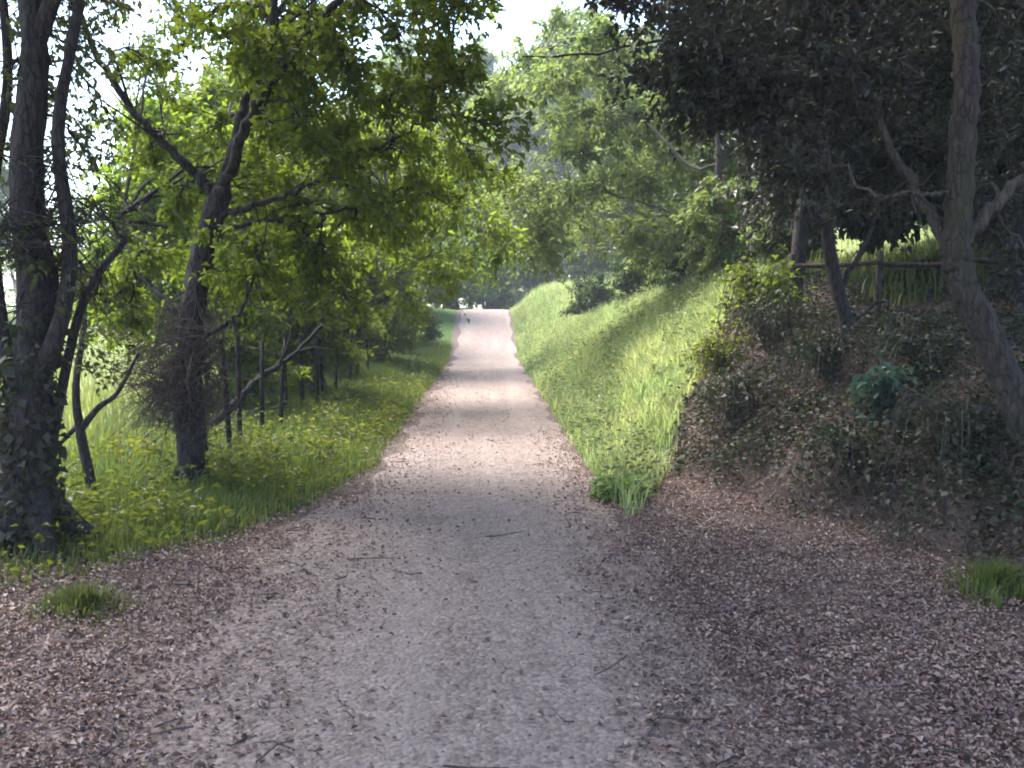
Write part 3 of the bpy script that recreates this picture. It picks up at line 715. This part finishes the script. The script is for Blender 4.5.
# undergrowth where the path goes out of sight, and the wood that closes every view
for x, y, s, lab in ((-1.9, 47, 1.1, 'dark bush closing the left side of the path end'), (.3, 52, 1.3, 'dark bush standing right across the end of the path'), (2.4, 48, 1.1, 'dark bush closing the right side of the path end'),
                     (-4.2, 45, 1.2, 'dark bush under the trees left of the path end'), (4.6, 46, 1.2, 'dark bush under the trees right of the path end')):
    put(bush_d, x, y, s * 1.25, lab, group='bushes across the path end', cat='bush')
def far_wood():
    L = Leaves(); W = Wood()
    for _ in range(420):
        a = rng.uniform(-1.25, 1.25); d = rng.uniform(72, 118)
        if -.43 < a < -.385: continue
        x, y = math.sin(a) * d * 1.15, math.cos(a) * d
        H = rng.uniform(7, 12.5); z0 = float(ground_z(x, y)) - .5; r = rng.uniform(2, 3.4)
        W.tube(np.array([[x, y, z0], [x + rng.normal(0, .3), y, z0 + H * .7]]), [.25, .08], 5)
        q = 10
        for _ in range(q):
            u = rand_unit(1)[0]; c = np.array([x, y, z0 + H * .5]) + u * np.array([r * .8, r * .8, H * .42])
            m_ = 34; v = rand_unit(m_)
            L.add(c + v * (rng.random((m_, 1)) ** .4) * r * .5, rand_unit(m_), rng.uniform(.45, .8, m_))
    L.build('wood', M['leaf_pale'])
    o = bpy.data.objects['wood']; tag(o, 'distant pale wood closing the view all round', 'wood', kind='stuff')
    W.build('trunk', M['bark_brown'], o)
far_wood()
# unseen trees added behind the photographer to shade the foreground
put(mid, -4.2, -4, 1.15, 'unseen broad tree added behind the camera on the left to shade the foreground')
put(deep, 4.2, -3.5, 1.05, 'unseen broad tree added behind the camera on the right to shade the foreground')

# ------------------------------------------------------------------ left wire fence
f0 = on_ground((-2.62, 8.9, 0))
fence = empty('wire_fence', f0, 'sagging wire fence on thin dark posts along the left verge', 'fence')
fy = [9.2, 9.9, 10.6, 11.4, 12.2, 13.0, 13.9, 14.9, 15.9, 17, 18.3, 19.8, 21.5, 24.5]; tops = []
for i, y in enumerate(fy):
    x = -2.62 + .05 * math.sin(i * 2.1) + .004 * y; b = on_ground((x, y, 0)); w = Wood()
    lean = np.array([rng.normal(0, .06), rng.normal(0, .05), 1.08 + rng.normal(0, .05)])
    w.tube(np.array([b - [0, 0, .15], b + lean * .5, b + lean]), [.03, .027, .024], 8, .05)
    w.build('post', M['dark_wood'], fence, f0); tops.append((b, lean))
for h in (.35, .65, .95):
    P = []
    for (b, l), (b2, l2) in zip(tops[:-1], tops[1:]):
        A, B = b + l * h, b2 + l2 * h
        for t in (0, .25, .5, .75): P.append(A * (1 - t) + B * t - np.array([0, 0, .05 * 4 * t * (1 - t)]))
    P.append(tops[-1][0] + tops[-1][1] * h); w = Wood(); w.tube(np.array(P), .0028, 4); w.build('wire', M['wire'], fence, f0)
# dead branch on the fence
b = on_ground(at(232, 410, 11.2))
W = Wood(); S = arm(W, [at(236, 402, 11.3), at(262, 376, 11.5), at(292, 356, 11.8), at(322, 324, 12.1)], .042, .022, 6, 8, .15, .01)
arm(W, [S[9], S[9] + [.1, .1, .25], S[9] + [.12, .2, .45]], .02, .008, 4, 5); arm(W, [S[13], S[13] + [.2, 0, .05], S[13] + [.4, .1, .0]], .018, .006, 4, 5)
arm(W, [S[0], S[0] + [-.25, -.1, -.25], on_ground(S[0] + [-.5, -.1, 0])], .05, .04, 4, 7, .12)
o = W.build('dead_branch', M['dark_wood'], None, b); tag(o, 'bare dark dead branch propped slantwise against the wire fence posts', 'branch')

# ------------------------------------------------------------------ wooden fence on the right bank
D = 11.2; f0 = on_ground(at(880, 330, D)); rail = empty('rail_fence', f0, 'weathered dark wooden post-and-rail fence on the right bank', 'fence')
posts = [(at(px, 300, D + dd), dd) for px, dd in ((790, .5), (878, 0), (962, -.2), (1048, -.4))]
tops = []
for pt, dd in posts:
    b = on_ground(pt); w = Wood(); hh = at(0, 254, D)[2] - b[2] + .02
    w.tube(np.array([b - [0, 0, .2], b + [0, 0, hh * .5], b + [0.01, 0, hh]]), [.045, .043, .04], 8, .05); w.build('post', M['old_wood'], rail, f0); tops.append(b)
for zpx in (263, 312):
    for b1, b2 in zip(tops[:-1], tops[1:]):
        z = at(0, zpx, D)[2]; A = np.array([b1[0] + .03, b1[1] - .06, z + rng.normal(0, .012)]); B = np.array([b2[0] - .03, b2[1] - .06, z + rng.normal(0, .012)])
        w = Wood(); S = arm(w, [A, (A + B) / 2 - [0, 0, .015], B], .028, .026, 5, 8, .1); w.build('rail', M['old_wood'], rail, f0)

# ------------------------------------------------------------------ undergrowth on the shaded slope
def ivy_cover():
    L = Leaves(); n = 54000
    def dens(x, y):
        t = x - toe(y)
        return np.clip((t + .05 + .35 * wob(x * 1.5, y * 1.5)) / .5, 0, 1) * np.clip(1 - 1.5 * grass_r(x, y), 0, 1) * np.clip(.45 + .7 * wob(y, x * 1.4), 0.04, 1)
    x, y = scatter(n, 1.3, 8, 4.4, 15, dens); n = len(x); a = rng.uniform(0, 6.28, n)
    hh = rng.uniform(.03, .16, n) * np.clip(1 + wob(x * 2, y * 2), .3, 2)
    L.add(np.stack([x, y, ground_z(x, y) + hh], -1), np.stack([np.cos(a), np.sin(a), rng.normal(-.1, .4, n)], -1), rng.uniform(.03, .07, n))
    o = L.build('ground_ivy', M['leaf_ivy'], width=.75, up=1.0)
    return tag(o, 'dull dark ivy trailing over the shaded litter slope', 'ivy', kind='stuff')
ivy_cover()

def bramble(name, b, h, rad, stems, leafm, label, cat, leaf=.06, per=16, barkm='twig', group=None):
    b = on_ground(b); t = empty(name, b, label, cat, group); L = Leaves()
    for _ in range(stems):
        w = W_ = None
    W = Wood()
    for _ in range(stems):
        a = rng.uniform(0, 6.28); r_ = rad * rng.uniform(.35, 1); hh = h * rng.uniform(.55, 1.1)
        d = np.array([math.cos(a), math.sin(a), 0])
        e = b + d * r_; e[2] = float(ground_z(e[0], e[1])) + hh * rng.uniform(.15, .8)
        S = arm(W, [b + d * .04 - [0, 0, .03], b + d * r_ * .35 + [0, 0, hh * .85], b + d * r_ * .7 + [0, 0, hh], e], .008, .003, 4, 4)
        k_ = rng.integers(2, len(S), per)
        L.add(S[k_] + rng.normal(0, .05, (per, 3)), unit(d + rng.normal(0, .8, (per, 3))), leaf * rng.uniform(.6, 1.3, per))
    W.build('stem', M[barkm], t, b); L.build('foliage', M[leafm], t, b, width=.6)
    return t
GBR = 'bramble clumps on the shaded slope'
for (px, py, d, h, r, lab) in ((735, 420, 9.4, .45, .55, 'low dark bramble clump at the edge of the sunny grass wedge'),
                               (770, 350, 10.3, .6, .6, 'dark bramble clump near the crest, beneath the slim trunk'),
                               (830, 400, 9.0, .5, .6, 'dark bramble clump in the middle of the shaded slope'),
                               (925, 420, 8.2, .5, .6, 'dark bramble clump right of the blue-green plant'),
                               (905, 365, 9.8, .3, .5, 'dark bramble clump below the wooden fence'),
                               (955, 500, 7.0, .45, .6, 'dark bramble clump low on the slope near the right edge'),
                               (850, 500, 7.6, .35, .5, 'dark bramble clump at the foot of the slope above the leaf litter')):
    bramble('bramble', at(px, py, d), h * .8, r, 34, 'leaf_ivy', lab, 'bramble', per=20, barkm='bark_brown', group=GBR)
bramble('blue_green_plant', at(880, 462, 7.9), .36, .2, 18, 'leaf_teal', 'small blue-green leafy plant alone on the dark slope', 'plant', .085, 16)
bramble('green_shrub', at(762, 330, 11.3), .75, .55, 60, 'leaf_mid', 'fresh green shrub at the upper right corner of the sunny grass', 'shrub', .075, 22)
bramble('green_shrub', at(720, 360, 10.6), .35, .35, 40, 'leaf_mid', 'low green shrub on the right border of the sunny grass', 'shrub', .06, 20)

def tuft(name, b, h, rad, n, mat, label, width=.012):
    b = on_ground(b); a = rng.uniform(0, 6.28, n); q = np.abs(rng.normal(0, .55, n)) * (1 + .35 * np.sin(3 * a + b[0]) + .2 * np.sin(5 * a)); r_ = rad * q; h = h * np.clip(1.15 - .55 * q, .25, 1.2)
    o = blades(name, b[0] + np.cos(a) * r_, b[1] + np.sin(a) * r_, h * rng.uniform(.5, 1.2, n), mat, .5, width, None, None, None, None, b)
    return tag(o, label, 'grass tuft')
tuft('grass_tuft', at(82, 628, 5.0), .14, .3, 900, M['grass'], 'isolated green grass tuft at the lower left edge of the path', .009)
tuft('grass_tuft', at(1003, 560, 5.6), .2, .33, 900, M['grass'], 'grass tuft at the right edge, at the foot of the dark slope', .01)
def weed(b, h, rad, n, leafm, label):
    b = on_ground(b); L = Leaves(); a = rng.uniform(0, 6.28, n); r_ = rad * .8 * rng.random(n)
    x, y = b[0] + np.cos(a) * r_, b[1] + np.sin(a) * r_
    L.add(np.stack([x, y, ground_z(x, y) + h * rng.random(n)], -1), np.stack([np.cos(a), np.sin(a), rng.uniform(-.2, .8, n)], -1), rng.uniform(.05, .1, n))
    return tag(L.build('broadleaf_weed', M[leafm], None, b, width=.5), label, 'weed')
weed(at(622, 486, 8.3), .18, .26, 420, 'leaf_fresh', 'clump of broad-leaved weeds at the near tip of the sunny grass')

# ------------------------------------------------------------------ light
w = bpy.data.worlds.new('World'); sc.world = w; w.use_nodes = True
nt = w.node_tree; nt.nodes.clear()
sun_to = Vector((-.36, .38, .85)).normalized()
el = math.asin(sun_to.z); az = math.atan2(sun_to.x, sun_to.y)
sky = nt.nodes.new('ShaderNodeTexSky'); sky.sky_type = 'NISHITA'; sky.sun_disc = False
sky.sun_elevation = el; sky.sun_rotation = az; sky.air_density = 1.0; sky.dust_density = 1.0; sky.ozone_density = 1.0
bg = nt.nodes.new('ShaderNodeBackground'); bg.inputs[1].default_value = .15
ow = nt.nodes.new('ShaderNodeOutputWorld'); nt.links.new(sky.outputs[0], bg.inputs[0]); nt.links.new(bg.outputs[0], ow.inputs[0])
sl = bpy.data.lights.new('sun', 'SUN'); sl.energy = 4.4; sl.angle = R(45); sl.color = (1, .95, .86)
so = bpy.data.objects.new('sun', sl); col.objects.link(so); so.rotation_euler = sun_to.to_track_quat('Z', 'Y').to_euler(); so.location = (0, 0, 30)

HAZE = 0.0018
if HAZE:
    hm, nt, nd, lk = new_mat('haze_air'); v = N(nt, 'ShaderNodeVolumePrincipled'); v.inputs['Density'].default_value = HAZE
    v.inputs['Color'].default_value = (.86, .93, 1, 1); o_ = N(nt, 'ShaderNodeOutputMaterial'); lk.new(v.outputs[0], o_.inputs['Volume'])
    x0, x1, y0, y1 = X[0] - 2, X[-1] + 2, Y[0] - 2, Y[-1] + 2; z0, z1 = GZ.min() - 1, max(16, GZ.max() + 2)
    V = np.array([[x, y, z] for z in (z0, z1) for y in (y0, y1) for x in (x0, x1)])
    h = make_mesh('haze', V, [np.array([[0, 2, 3, 1], [4, 5, 7, 6], [0, 1, 5, 4], [2, 6, 7, 3], [0, 4, 6, 2], [1, 3, 7, 5]])], hm); tag(h, kind='stuff')

vs = sc.view_settings; vs.view_transform = 'Standard'; vs.look = 'None'; vs.gamma = 1; vs.use_curve_mapping = False; vs.exposure = 2.25
sc.render.engine = 'CYCLES'; cy = sc.cycles
cy.max_bounces = 8; cy.diffuse_bounces = 4; cy.glossy_bounces = 2; cy.transmission_bounces = 4; cy.volume_bounces = 0; cy.transparent_max_bounces = 4
cy.use_denoising = True; cy.caustics_reflective = False; cy.caustics_refractive = False
cy.sample_clamp_indirect = 4
cy.filter_width = 1.9
for b_ in (lime, mid, deep, pale, bush_l, bush_d): pass
